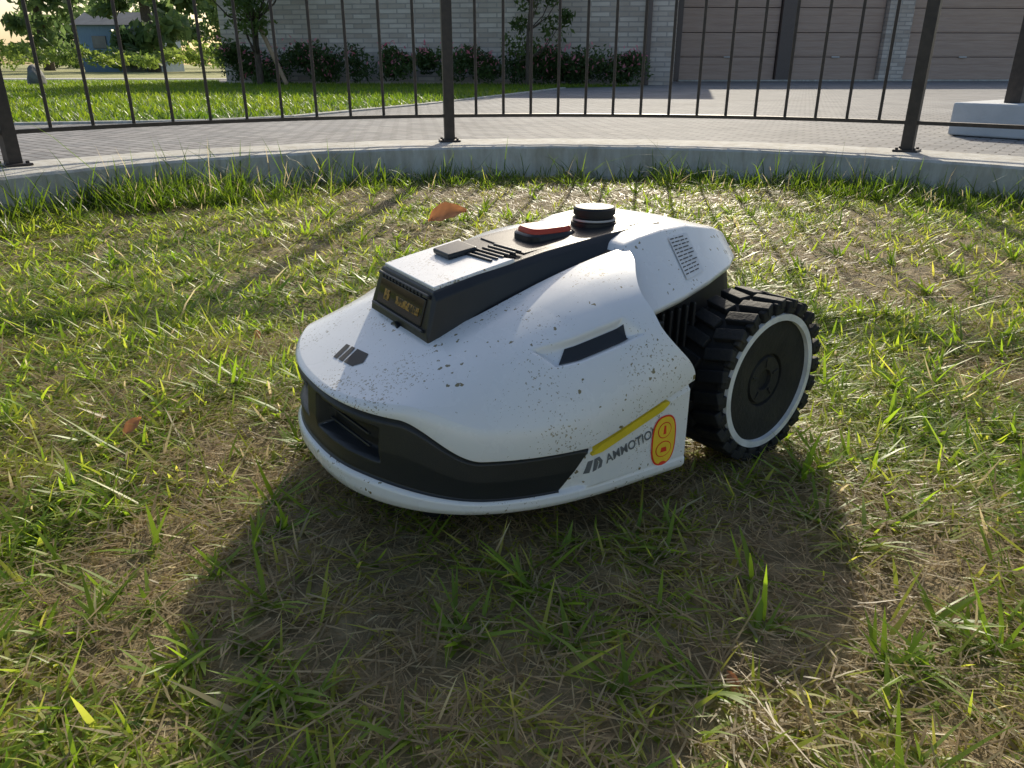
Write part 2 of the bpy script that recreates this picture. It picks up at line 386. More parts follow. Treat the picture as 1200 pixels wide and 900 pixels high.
def wheel(sg):
    hw=.034; W=T(0,sg*.139,.0955,0,0,R(6))@Matrix.Diagonal((.935,1,.935,1))
    prof=[(.0,hw*.60),(.012,hw*.60),(.013,hw*.72),(.028,hw*.74),(.030,hw*.62),(.032,hw*.62),(.033,hw*.74),(.045,hw*.80),(.068,hw*.86),(.0745,hw*.84),(.0750,hw*.98),(.0825,hw*.98),(.083,hw*.86),(.088,hw*.92),(.0925,hw*.8),(.0935,0),(.0925,-hw*.8),(.088,-hw),(.05,-hw*.8),(0,-hw*.8)]
    fm=[0]*(len(prof)-1); fm[9]=1;fm[10]=1;fm[11]=1
    lathe('wheel_tire',[(r,y*sg) for r,y in prof],[M_rubber,M_wwhite],W,bot,'y',96,fm)
    sp=[];n=24
    for i in range(n):
        for half in(0,1):
            a=2*math.pi*(i+half*.5)/n
            yy=sg*(hw*.52 if half==0 else -hw*.52)
            M=W@Matrix.Rotation(a,4,'Y')@Matrix.Translation((0,yy,.0950))@Matrix.Rotation(R(14 if half==0 else -14)*sg,4,'Z')
            sp.append(((.0145,hw*.98,.0105),M))
        a=2*math.pi*i/n
        M=W@Matrix.Rotation(a+.03,4,'Y')@Matrix.Translation((0,sg*hw*.90,.0905))
        sp.append(((.014,.0075,.014),M))
    multi_box('wheel_tread',sp,[M_rubber],bot,.0016)
    sp=[]
    for i in range(5):
        M=W@Matrix.Rotation(2*math.pi*i/5,4,'Y')@Matrix.Translation((0,sg*hw*.74,.021)); sp.append(((.0025,.002,.010),M))
    multi_box('wheel_hub_ribs',sp,[M_rubber],bot,.0005)
wheel(1);wheel(-1)
for sg in(-1,1):
    lathe('caster_wheel',[(0,.012),(.028,.012),(.032,.006),(.032,-.006),(.028,-.012),(0,-.012)],M_rubber,T(.36,sg*.09,.032),bot,'y',32)

# ------------------------------------------------------------------ ENVIRONMENT
CX,CY=.156,1.233
def vnoise(x,y,sc,seed):
    g=np.random.default_rng(seed).random((64,64)); x=x*sc+1000;y=y*sc+1000
    xi=np.floor(x).astype(int);yi=np.floor(y).astype(int);fx=x-xi;fy=y-yi
    fx=fx*fx*(3-2*fx);fy=fy*fy*(3-2*fy)
    a=g[xi%64,yi%64];b_=g[(xi+1)%64,yi%64];c=g[xi%64,(yi+1)%64];d=g[(xi+1)%64,(yi+1)%64]
    return (a*(1-fx)+b_*fx)*(1-fy)+(c*(1-fx)+d*fx)*fy
def fbm(x,y,sc,seed): return .55*vnoise(x,y,sc,seed)+.3*vnoise(x,y,sc*2.3,seed+1)+.15*vnoise(x,y,sc*5.1,seed+2)
def hz(x,y):
    return (fbm(x,y,2.2,5)-.5)*.03+(vnoise(x,y,14,9)-.5)*.006-.004
def dryness(x,y):
    d=1.4*(fbm(x,y,3.8,21)-.48)*2
    d+=.95*np.exp(-(((x-.03)/.26)**2+((y-.47)/.11)**2))
    d+=.7*np.exp(-(((x-.3)/.2)**2+((y-.60)/.12)**2))
    d+=1.1*np.exp(-(((x-.05)/.6)**2+((y-2.72)/.32)**2))
    d+=.5*np.exp(-(((x-.9)/.5)**2+((y-1.5)/.5)**2))
    d+=.7*np.exp(-(((x+.32)/.12)**2+((y-.62)/.10)**2))
    d+=.3*np.exp(-(((x-.45)/.2)**2+((y-.55)/.2)**2))
    return np.clip(d,0,1.2)
V=[(CX,CY,0)];F=[];nr=110;na=220
for i in range(1,nr+1):
    r=1.96*i/nr
    for k in range(na):
        a=2*math.pi*k/na; V.append((CX+r*math.cos(a),CY+r*math.sin(a),0))
V=np.array(V); V[:,2]=hz(V[:,0],V[:,1])
for k in range(na): F.append((0,1+k,1+(k+1)%na))
for i in range(nr-1):
    for k in range(na):
        a=1+i*na+k;b_=1+i*na+(k+1)%na; F.append((a,a+na,b_+na,b_))
M_soil=mat_noise('soil_and_thatch',[(.25,(.12,.09,.05)),(.5,(.25,.195,.105)),(.62,(.38,.30,.17)),(.8,(.48,.40,.24))],scale=26,rough=.95,bs=1,bd=.012,bscale=120,detail=10)
mesh_obj('lawn_ground',V.tolist(),F,M_soil,smooth=True)

def leaf_mat(name,trans=.5,rough=.5,val=1.5):
    m=bpy.data.materials.new(name); m.use_nodes=True; nt=m.node_tree; nt.nodes.clear()
    out=N(nt,'ShaderNodeOutputMaterial'); at=N(nt,'ShaderNodeAttribute',attribute_name='Col')
    p=N(nt,'ShaderNodeBsdfPrincipled'); p.inputs['Roughness'].default_value=rough; p.inputs['Specular IOR Level'].default_value=.45
    tr=N(nt,'ShaderNodeBsdfTranslucent'); mx=N(nt,'ShaderNodeMixShader'); mx.inputs[0].default_value=trans
    hs=N(nt,'ShaderNodeHueSaturation'); hs.inputs['Value'].default_value=val; hs.inputs['Saturation'].default_value=1.08
    nt.links.new(at.outputs['Color'],p.inputs['Base Color']); nt.links.new(at.outputs['Color'],hs.inputs['Color']); nt.links.new(hs.outputs[0],tr.inputs['Color'])
    nt.links.new(p.outputs[0],mx.inputs[1]); nt.links.new(tr.outputs[0],mx.inputs[2]); nt.links.new(mx.outputs[0],out.inputs[0])
    return m
M_grass=leaf_mat('grass_blades',.56,.42,1.75); M_leaf=leaf_mat('tree_leaves',.45,.5,1.7)
def tri_mesh(name,V,Tt,C,mat,parent=None):
    me=bpy.data.meshes.new(name); nv=len(V);nf=len(Tt)
    me.vertices.add(nv); me.vertices.foreach_set('co',V.astype(np.float32).ravel())
    me.loops.add(nf*3); me.loops.foreach_set('vertex_index',Tt.astype(np.int32).ravel())
    me.polygons.add(nf); me.polygons.foreach_set('loop_start',np.arange(0,nf*3,3,dtype=np.int32))
    me.update(calc_edges=True); me.validate()
    ca=me.color_attributes.new(name='Col',type='FLOAT_COLOR',domain='POINT')
    ca.data.foreach_set('color',np.concatenate([C,np.ones((nv,1))],1).astype(np.float32).ravel())
    me.materials.append(mat); return link(bpy.data.objects.new(name,me),parent)
TS=np.array([0,.35,.7,1.]); WS=np.array([.75,1,.65,0])
TRI=np.array([[0,1,3],[0,3,2],[2,3,5],[2,5,4],[4,5,6]])
def blades(bx,by,bz,L,W,az,lean,droop,col):
    n=len(bx); dx=np.cos(az);dy=np.sin(az)
    tw=az+math.pi/2+rng.normal(0,.5,n); sx=np.cos(tw);sy=np.sin(tw)
    V=np.zeros((n,7,3)); C=np.zeros((n,7,3)); vi=0
    for k in range(4):
        t=TS[k]
        hh=L*(np.sin(lean)*t+droop*t*t*.5); zz=L*(np.cos(lean)*t-droop*t*t*.55)
        px=bx+dx*hh;py=by+dy*hh;pz=bz+np.maximum(zz,.002+.004*t)
        w=W*WS[k]/2
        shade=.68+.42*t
        if k<3:
            for s in(-1,1):
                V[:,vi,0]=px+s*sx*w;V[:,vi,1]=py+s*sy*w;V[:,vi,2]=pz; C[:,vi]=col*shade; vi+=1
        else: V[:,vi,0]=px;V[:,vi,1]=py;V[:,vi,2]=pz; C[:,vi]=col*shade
    C=np.clip(C,0,.56)
    Tt=(TRI[None]+(np.arange(n)*7)[:,None,None]).reshape(-1,3)
    return V.reshape(-1,3),Tt,C.reshape(-1,3)
def merge(parts):
    V=[];Tt=[];C=[];o=0
    for v,t,c in parts: V.append(v);Tt.append(t+o);C.append(c);o+=len(v)
    return np.concatenate(V),np.concatenate(Tt),np.concatenate(C)
ca_,sa_=math.cos(R(212)),math.sin(R(212))
def under_bot(x,y):
    rx=x-.192;ry=y-.928; lx=rx*ca_+ry*sa_; ly=-rx*sa_+ry*ca_
    body=(lx>-.05)&(lx<.48)&(np.abs(ly)<.215)&(((np.clip(lx-.22,0,1)/.255)**2+(ly/.21)**2)<1.0)
    wh=(np.abs(lx)<.055)&(np.abs(np.abs(ly)-.139)<.045)
    return body,wh
parts=[]
def sample(n,cond):
    out=[];tot=0
    while tot<n:
        a=rng.random(n)*2*math.pi; r=1.935*np.sqrt(rng.random(n)); x=CX+r*np.cos(a);y=CY+r*np.sin(a)
        k=cond(x,y); out.append(np.stack([x[k],y[k]],1)); tot+=k.sum()
    return np.concatenate(out)[:n]
green1=np.array([.16,.28,.035]);green2=np.array([.38,.46,.06]);yel=np.array([.56,.50,.12]);straw=np.array([.60,.50,.30]);brown=np.array([.38,.28,.15])
def vis(x,y): return (y>.22)&(np.abs(x)<.30+y*.72)
def green_layer(ncl,cond,per,Lm,Wm):
    p=sample(ncl,cond); x,y=p[:,0],p[:,1]
    dr=dryness(x,y); keep=rng.random(len(x))>np.clip(dr,0,1)*.86; x,y,dr=x[keep],y[keep],dr[keep]
    n=len(x)
    cl_tone=np.clip(.52+rng.normal(0,.28,n)+(fbm(x,y,5,40)-.5)*1.4,0,1); size=np.exp(rng.normal(0,.28,n))*(.75+.6*fbm(x,y,3,60))
    caz=rng.random(n)*6.283
    rep=np.repeat(np.arange(n),per); m=len(rep)
    spread=.010*size[rep]
    bx=x[rep]+rng.normal(0,1,m)*spread; by=y[rep]+rng.normal(0,1,m)*spread
    az=caz[rep]+rng.normal(0,1.4,m); lean=np.clip(rng.normal(1.05,.30,m),.05,1.45)
    L=Lm*size[rep]*np.exp(rng.normal(0,.3,m)); W=Wm*np.exp(rng.normal(0,.25,m)); droop=np.clip(rng.normal(.3,.25,m),0,.9)
    b_,w=under_bot(bx,by); L=np.where(b_,L*.5,L); lean=np.where(w,1.4,lean)
    t=np.clip(cl_tone[rep]+rng.normal(0,.15,m),0,1)[:,None]
    col=green1*(1-t)+green2*t
    yy=np.clip(rng.normal(.05,.25,m)+.4*dr[rep],0,1)[:,None]; col=col*(1-yy)+yel*yy
    st=(rng.random(m)<.06+.14*np.clip(dr[rep],0,1))[:,None]; col=np.where(st,straw*(.6+.5*rng.random((m,1))),col)
    k=(bx-CX)**2+(by-CY)**2<1.94**2
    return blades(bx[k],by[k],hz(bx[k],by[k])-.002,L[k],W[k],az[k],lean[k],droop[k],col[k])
near=lambda x,y: vis(x,y)&(y<1.35)
mid=lambda x,y: vis(x,y)&(y>=1.35)
rest=lambda x,y: ~vis(x,y)
parts.append(green_layer(11000,near,8,.026,.0028))
parts.append(green_layer(10000,mid,7,.025,.0038))
parts.append(green_layer(4000,rest,7,.030,.0040))
def thatch(n,cond,W,l0=.010,l1=.030,dens=1):
    p=sample(n,cond);x,y=p[:,0],p[:,1]; dr=dryness(x,y); k=rng.random(n)<.30+.8*dr; x,y=x[k],y[k]; m=len(x)
    t=rng.random((m,1)); col=(straw*t+brown*(1-t))*(.55+.6*rng.random((m,1)))
    return blades(x,y,hz(x,y)+.001+rng.random(m)*.007,l0+l1*rng.random(m)**1.5,W*(.5+rng.random(m)),rng.random(m)*6.283,np.clip(rng.normal(1.42,.12,m),1.05,1.6),rng.random(m)*.08,col)
parts.append(thatch(56000,near,.0015)); parts.append(thatch(34000,mid,.0022)); parts.append(thatch(7000,rest,.003))
parts.append(thatch(420,near,.0019,.06,.08))
def tufts(n,cond,per,L0,W0,lean0,tone):
    p=sample(n,cond);x,y=p[:,0],p[:,1];rep=np.repeat(np.arange(n),per);m=len(rep)
    s=(.7+.6*rng.random(n))[rep]
    col=(green1*(1-tone)+green2*tone)*(.75+.5*rng.random((m,1)))
    bx=x[rep]+rng.normal(0,.005,m);by=y[rep]+rng.normal(0,.005,m)
    b_,w=under_bot(bx,by); k=~(b_|w)
    return blades(bx[k],by[k],hz(bx,by)[k],(L0*s*(.6+.6*rng.random(m)))[k],(W0*(.7+.6*rng.random(m)))[k],(rng.random(m)*6.283)[k],np.clip(rng.normal(lean0,.3,m),.1,1.4)[k],(rng.random(m)*.6)[k],col[k])
parts.append(tufts(430,near,14,.046,.0042,1.0,.35))
parts.append(tufts(170,mid,14,.050,.005,.9,.4))
def fringe(n,r0,r1,L0):
    a=R(-20)+rng.random(n)*R(240); cl=fbm(a*3,a*0+2,1.6,77); k=rng.random(n)<np.clip((cl-.30)*3,.12,1)*np.where((a>R(62))&(a<R(116)),.40,1); a=a[k]; n=len(a)
    r=r1-(r1-r0)*rng.random(n)**1.6; x=CX+r*np.cos(a);y=CY+r*np.sin(a)
    per=7;rep=np.repeat(np.arange(n),per);m=len(rep)
    big=(.45+.9*fbm(a*3,a*0+9,2.2,88)*(1+.7*(a>R(110))))[rep]
    L=L0*big*np.exp(rng.normal(0,.35,m)); t=rng.random((m,1))*.5
    col=(green1*(1-t)+green2*t)*.60; col=np.where(rng.random((m,1))<.1,straw*.8,col)
    bx=x[rep]+rng.normal(0,.008,m); by=y[rep]+rng.normal(0,.008,m)
    kk=(bx-CX)**2+(by-CY)**2<1.945**2
    return blades(bx[kk],by[kk],hz(bx,by)[kk],L[kk],.0036*np.exp(rng.normal(0,.2,m))[kk],(rng.random(m)*6.283)[kk],np.clip(rng.normal(.6,.35,m),.02,1.3)[kk],(rng.random(m)*.8)[kk],col[kk])
parts.append(fringe(5200,1.66,1.94,.074))
parts.append(fringe(620,1.82,1.94,.125))
V,Tt,C=merge(parts); tri_mesh('lawn_grass',V,Tt,C,M_grass)

# fallen leaves
V=[];F=[];CC=[]
for (x,y,s,rz,zo) in[(-.175,2.10,.105,.3,.040),(-.455,.83,.026,1,.016),(-.42,1.2,.02,2,.008),(.42,.47,.016,3.3,.004),(.16,.43,.016,1.9,.004)]:
    o=len(V); n=9
    for i in range(n):
        t=i/(n-1); w=max(.02,math.sin(math.pi*t)**.7*(1-.35*t))*.36*s
        for k in(-1,-.5,0,.5,1):
            p=Matrix.Rotation(rz,3,'Z')@Vector((t*s-s/2+random.uniform(-.02,.02)*s,k*w*random.uniform(.85,1.1),.10*s*math.sin(t*3)+abs(k)**1.5*.08*s)); V.append((x+p.x,y+p.y,float(hz(np.array([x]),np.array([y]))[0])+p.z+zo+p.y*.6)); f=random.uniform(.75,1.1); CC.append((.60*f,.27*f,.13*f))
    for i in range(n-1):
        for k in range(4):
            q=(o+i*5+k,o+i*5+k+1,o+i*5+k+6,o+i*5+k+5); F+=[(q[0],q[1],q[2]),(q[0],q[2],q[3])]
tri_mesh('fallen_leaves',np.array(V),np.array(F),np.array(CC),leaf_mat('dry_leaf',.45,.6,1.3))

# retaining wall ring
M_conc,nt,b=new_mat('weathered_concrete'); v=coords(nt)
f1=noise(nt,v,3,8,.7); base=ramp(nt,f1,[(.3,(.44,.43,.40)),(.55,(.57,.56,.52)),(.75,(.66,.64,.60))])
f2=noise(nt,coords(nt,(6,6,1.2)),4,8,.7); st=ramp(nt,f2,[(.38,(.66,.61,.54)),(.6,(1,1,1))])
mx=N(nt,'ShaderNodeMix',data_type='RGBA',blend_type='MULTIPLY'); mx.inputs[0].default_value=.8; nt.links.new(base,mx.inputs[6]); nt.links.new(st,mx.inputs[7])
nt.links.new(mx.outputs[2],b.inputs['Base Color']); b.inputs['Roughness'].default_value=.9; bump(nt,b,noise(nt,v,60,6),.4,.004)
Ri,Ro=1.945,2.30; ZT=.118
prof=[(Ri,-.08),(Ri,ZT-.008),(Ri+.008,ZT),(Ro-.008,ZT),(Ro,ZT-.008),(Ro,-.08)]
V=[];F=[];seg=240;n=len(prof)
for i in range(seg):
    a=2*math.pi*i/seg; j=random.uniform(-.0015,.0015)
    for r,z in prof: V.append((CX+(r+j)*math.cos(a),CY+(r+j)*math.sin(a),z+j*.6))
for i in range(seg):
    for k in range(n-1): F.append((i*n+k,((i+1)%seg)*n+k,((i+1)%seg)*n+k+1,i*n+k+1))
mesh_obj('concrete_retaining_wall',V,F,M_conc,smooth=True).data.set_sharp_from_angle(angle=R(30))
fence=empty('iron_fence')
M_iron=mat_noise('brown_black_iron',[(.3,(.030,.022,.019)),(.7,(.065,.048,.038))],scale=40,rough=.5,bs=.3,bd=.001,bscale=200)
RF=2.2; posts=[53.06,101.0,143.1,190,237,284,331,368]
def ring_band(name,r,z0,z1,w):
    V=[];F=[];seg=200
    for i in range(seg):
        a=2*math.pi*i/seg
        for rr_,zz_ in((r-w/2,z0),(r-w/2,z1),(r+w/2,z1),(r+w/2,z0)): V.append((CX+rr_*math.cos(a),CY+rr_*math.sin(a),zz_))
    for i in range(seg):
        for k in range(4): F.append((i*4+k,((i+1)%seg)*4+k,((i+1)%seg)*4+(k+1)%4,i*4+(k+1)%4))
    mesh_obj(name,V,F,M_iron,fence)
ring_band('bottom_rail',RF,.214,.227,.030); ring_band('top_rail',RF,1.06,1.076,.036)
sp=[]
for i,pa in enumerate(posts[:-1]):
    a=R(pa); M=T(CX+RF*math.cos(a),CY+RF*math.sin(a),0,0,0,a)
    sp.append(((.042,.042,1.0),M@Matrix.Translation((0,0,ZT+.5)))); sp.append(((.085,.085,.008),M@Matrix.Translation((0,0,ZT+.004))))
    for dx in(-.03,.03):
        for dy in(-.03,.03): sp.append(((.01,.01,.008),M@Matrix.Translation((dx,dy,ZT+.011))))
    sp.append(((.05,.05,.012),M@Matrix.Translation((0,0,ZT+1.005))))
multi_box('posts',sp,[M_iron],fence,.002)
V=[];F=[]
for i in range(len(posts)-1):
    a0,a1=posts[i],posts[i+1]; nb=15 if i==0 else (11 if i==1 else 13)
    for k in range(1,nb+1):
        a=R(a0+(a1-a0)*k/(nb+1)); x=CX+RF*math.cos(a);y=CY+RF*math.sin(a);o=len(V)
        for z in(.22,1.07):
            for s in range(8): V.append((x+.0060*math.cos(s*math.pi/4),y+.0060*math.sin(s*math.pi/4),z))
        F+=[(o+s,o+(s+1)%8,o+8+(s+1)%8,o+8+s) for s in range(8)]
mesh_obj('bars',V,F,M_iron,fence,smooth=True)

def ngon(name,pts,z,mat): return mesh_obj(name,[(p[0],p[1],z) for p in pts],[tuple(range(len(pts)))],mat)
V=[];F=[];radii=[Ro-.02,4,8,16,40,120,500];seg=96
for r in radii:
    for k in range(seg): a=2*math.pi*k/seg; V.append((CX+r*math.cos(a),CY+r*math.sin(a),.092))
for i in range(len(radii)-1):
    for k in range(seg):
        F.append((i*seg+k,(i+1)*seg+k,(i+1)*seg+(k+1)%seg,i*seg+(k+1)%seg))
M_field=mat_noise('dry_field',[(.3,(.17,.20,.05)),(.5,(.34,.33,.12)),(.7,(.50,.46,.24))],scale=.9,rough=.95,bs=.6,bd=.05,bscale=8,detail=10)
mesh_obj('field_ground',V,F,M_field)
M_pav,nt,b=new_mat('interlocking_pavers'); v=coords(nt,(1,1,1),rot=(0,0,R(38)))
bt=N(nt,'ShaderNodeTexBrick'); bt.inputs['Scale'].default_value=4.6; bt.inputs['Mortar Size'].default_value=.022; bt.inputs['Mortar Smooth'].default_value=.3
bt.inputs['Color1'].default_value=(.23,.23,.235,1);bt.inputs['Color2'].default_value=(.35,.34,.335,1);bt.inputs['Mortar'].default_value=(.09,.085,.08,1); bt.inputs['Bias'].default_value=0
nt.links.new(v,bt.inputs['Vector'])
mx=N(nt,'ShaderNodeMix',data_type='RGBA',blend_type='MULTIPLY'); mx.inputs[0].default_value=.7; nt.links.new(bt.outputs['Color'],mx.inputs[6]); nt.links.new(ramp(nt,noise(nt,v,1.2,9,.7),[(.3,(.65,.62,.6)),(.7,(1.1,1.1,1.1))]),mx.inputs[7])
nt.links.new(mx.outputs[2],b.inputs['Base Color']); b.inputs['Roughness'].default_value=.85; b.inputs['Specular IOR Level'].default_value=.3
iv=N(nt,'ShaderNodeMath',operation='SUBTRACT'); iv.inputs[0].default_value=1; nt.links.new(bt.outputs['Fac'],iv.inputs[1]); bump(nt,b,iv.outputs[0],.7,.006)
V=[];F=[];seg=96
for k in range(seg): a=2*math.pi*k/seg; V.append((CX+(Ro-.01)*math.cos(a),CY+(Ro-.01)*math.sin(a),.097))
def far(a):
    d=1e9; c,s=math.cos(a),math.sin(a)
    for lim,comp in((14,c),(-14,c)): 
        if comp*lim>0: d=min(d,lim/comp)
    for lim,comp in((18.2,s),(-10,s)):
        if comp*lim>0: d=min(d,lim/comp)
    return d
for k in range(seg): a=2*math.pi*k/seg; d=far(a); V.append((CX+d*math.cos(a),CY+d*math.sin(a),.097))
for k in range(seg): F.append((k,seg+k,seg+(k+1)%seg,(k+1)%seg))
mesh_obj('paved_driveway',V,F,M_pav)
M_gl=mat_noise('garden_turf',[(.3,(.09,.17,.022)),(.55,(.15,.26,.035)),(.75,(.22,.32,.05))],scale=7,rough=.95,bs=1,bd=.03,bscale=60,detail=10)
lawnpts=[(-13.6,1.8),(-7,3.3),(-2.87,4.65),(-1.85,4.93),(-1.45,5.3),(-.74,7.06),(.0,9.4),(.75,11.9),(2.2,13.0),(-5.1,14.4),(-6.5,18.2),(-13.6,18.2)]
ngon('garden_lawn',lawnpts,.101,M_gl)
sp=[]
for i in range(1,8):
    p,q=Vector(lawnpts[i-1]),Vector(lawnpts[i]); d=(q-p).length; c=(p+q)/2; a=math.atan2(q.y-p.y,q.x-p.x)
    sp.append(((d-.01,.06,.06),T(c.x,c.y,.080,0,0,a)))
multi_box('lawn_edging',sp,[M_conc],None,.006)
def inpoly(x,y,poly):
    ins=np.zeros(len(x),bool);n=len(poly)
    for i in range(n):
        x1,y1=poly[i];x2,y2=poly[(i+1)%n]
        c=((y1>y)!=(y2>y))&(x<(x2-x1)*(y-y1)/(y2-y1+1e-9)+x1); ins^=c
    return ins
n=110000; x=-11+rng.random(n)*13; y=3.5+rng.random(n)**1.4*12.5; k=inpoly(x,y,lawnpts); x,y=x[k],y[k]; n=len(x)
t=np.clip(fbm(x,y,1.5,33)*1.2-.2+rng.normal(0,.2,n),0,1)[:,None]
V,Tt,C=blades(x,y,np.full(n,.1),.035+.04*rng.random(n),.008+.004*rng.random(n),rng.random(n)*6.283,np.clip(rng.normal(.7,.3,n),.1,1.3),rng.random(n)*.4,(green1*(1-t)+green2*t)*.62)
tri_mesh('garden_lawn_grass',V,Tt,C,M_grass)
M_path=mat_noise('pale_gravel_path',[(.3,(.42,.41,.38)),(.7,(.56,.54,.50))],scale=20,rough=.9,bs=.4,bd=.01)
ngon('gravel_path',[(-60,19.3),(-6.2,18.6),(-6.2,20.0),(-60,21.5)],.104,M_path)

# house
house=empty('brick_house')
M_brick,nt,b=new_mat('hazed_pale_stone_brick'); tc=N(nt,'ShaderNodeTexCoord'); sx=N(nt,'ShaderNodeSeparateXYZ'); cx=N(nt,'ShaderNodeCombineXYZ')
nt.links.new(tc.outputs['Object'],sx.inputs[0]); ad=N(nt,'ShaderNodeMath',operation='ADD'); nt.links.new(sx.outputs[0],ad.inputs[0]); nt.links.new(sx.outputs[1],ad.inputs[1])
nt.links.new(ad.outputs[0],cx.inputs[0]); nt.links.new(sx.outputs[2],cx.inputs[1])
bt=N(nt,'ShaderNodeTexBrick'); bt.inputs['Scale'].default_value=1; bt.inputs['Brick Width'].default_value=.26; bt.inputs['Row Height'].default_value=.075; bt.inputs['Mortar Size'].default_value=.009
bt.inputs['Color1'].default_value=(.52,.44,.38,1);bt.inputs['Color2'].default_value=(.74,.66,.59,1);bt.inputs['Mortar'].default_value=(.46,.41,.38,1)  # light beige brick, lightened further to paint background haze into the colour
nt.links.new(cx.outputs[0],bt.inputs['Vector'])
mx=N(nt,'ShaderNodeMix',data_type='RGBA',blend_type='MULTIPLY'); mx.inputs[0].default_value=.6; nt.links.new(bt.outputs['Color'],mx.inputs[6]); nt.links.new(ramp(nt,noise(nt,tc.outputs['Object'],3,8),[(.3,(.78,.75,.73)),(.7,(1.1,1.1,1.08))]),mx.inputs[7])
nt.links.new(mx.outputs[2],b.inputs['Base Color']); b.inputs['Roughness'].default_value=.9
iv=N(nt,'ShaderNodeMath',operation='SUBTRACT'); iv.inputs[0].default_value=1; nt.links.new(bt.outputs['Fac'],iv.inputs[1]); bump(nt,b,iv.outputs[0],.8,.02)
def wall(name,p,q,h,th,mat,z0=.09,bw=.01):
    p=Vector(p);q=Vector(q);d=(q-p);a=math.atan2(d.y,d.x);c=(p+q)/2; nrm=Vector((-math.sin(a),math.cos(a)))
    c=c+nrm*th/2
    return multi_box(name,[((d.length,th,h),T(c.x,c.y,z0+h/2,0,0,a))],[mat],house,bw)
wall('front_wall',(-5.1,14.75),(2.64,13.6),2.6,.35,M_brick)
wall('left_wall',(-4.6,22.0),(-5.1,15.11),2.6,.35,M_brick)
wall('return_wall',(2.66,13.97),(3.25,16.65),2.6,.3,M_brick)
ax,ay,bx_,by_=3.25,16.7,12.4,17.15
def gp(s):
    L=math.hypot(bx_-ax,by_-ay); return (ax+(bx_-ax)*s/L,ay+(by_-ay)*s/L)
M_frame=plastic('brown_frame_paint',(.13,.10,.09),.5)
M_door,nt,b=new_mat('taupe_garage_door'); v=coords(nt,(1,1,14)); nt.links.new(ramp(nt,noise(nt,v,2,8),[(.3,(.42,.29,.23)),(.7,(.52,.38,.31))]),b.inputs['Base Color']); b.inputs['Roughness'].default_value=.5
bump(nt,b,noise(nt,coords(nt,(40,40,1)),3,3),.1,.01)
ga=math.atan2(by_-ay,bx_-ax)
def gdoor(name,s0,s1):
    sp=[];nh=5;H=2.25
    for i in range(nh):
        w=(s1-s0); c=gp(s0+w*.5)
        sp.append(((w-.006,.05,H/nh-.012),T(c[0],c[1]+.12,.10+H/nh*(i+.5),0,0,ga),0))
        for k in range(3): sp.append(((w-.02,.008,.10),T(c[0],c[1]+.094,.10+H/nh*i+.08+.14*k,0,0,ga),0))
    c=gp((s0+s1)/2); sp.append(((.16,.03,.03),T(c[0],c[1]+.07,.55,0,0,ga),1))
    multi_box(name,sp,[M_door,M_silver],house,.006)
def gblock(name,s0,s1,z0,z1,mat,off=0,th=.35):
    c=gp((s0+s1)/2); return multi_box(name,[((s1-s0,th,z1-z0),T(c[0],c[1]+th/2+off,(z0+z1)/2,0,0,ga))],[mat],house,.01)
gdoor('garage_door_a',.12,2.08); gblock('door_pier_a',2.09,2.42,.09,2.4,M_frame,.0)
gdoor('garage_door_b',2.43,4.20); gblock('door_pier_b',4.21,4.72,.09,2.4,M_brick,-.05)
gdoor('garage_door_c',4.74,7.2); gblock('door_pier_c',7.21,9.1,.09,2.4,M_brick,0)
gblock('door_jamb',0.0,.11,.09,2.4,M_frame); gblock('lintel',0,9.1,2.405,2.69,M_brick)
gblock('threshold',.1,9.1,.09,.125,M_conc,-.08,.2)
gblock('interior_backing',0,9.1,.09,2.4,M_frame,.4,.05)
multi_box('downpipe',[((.08,.08,2.6),T(2.2,13.58,1.39))],[M_frame],house,.02)
M_roof=mat_noise('terracotta_tiles',[(.3,(.20,.09,.05)),(.7,(.32,.16,.10))],scale=4,rough=.85,bs=.8,bd=.03,vscale=(6,1,1))
e=[(-5.5,14.4,2.7),(2.8,13.15,2.7),(3.5,16.3,2.7),(12.8,16.7,2.7),(12.6,24,2.7),(-5,24,2.7)]
rd=[(-2,19.4,3.6),(9.5,20.2,3.6)]
V=e+rd+[(p[0],p[1],p[2]-.12) for p in e]
F=[(0,1,6),(1,2,6),(2,7,6),(2,3,7),(3,4,7),(4,5,6,7),(5,0,6)]+[(i,(i+1)%6,8+(i+1)%6,8+i) for i in range(6)]+[(8,9,10,11,12,13)]
mesh_obj('roof',V,F,M_roof,house)

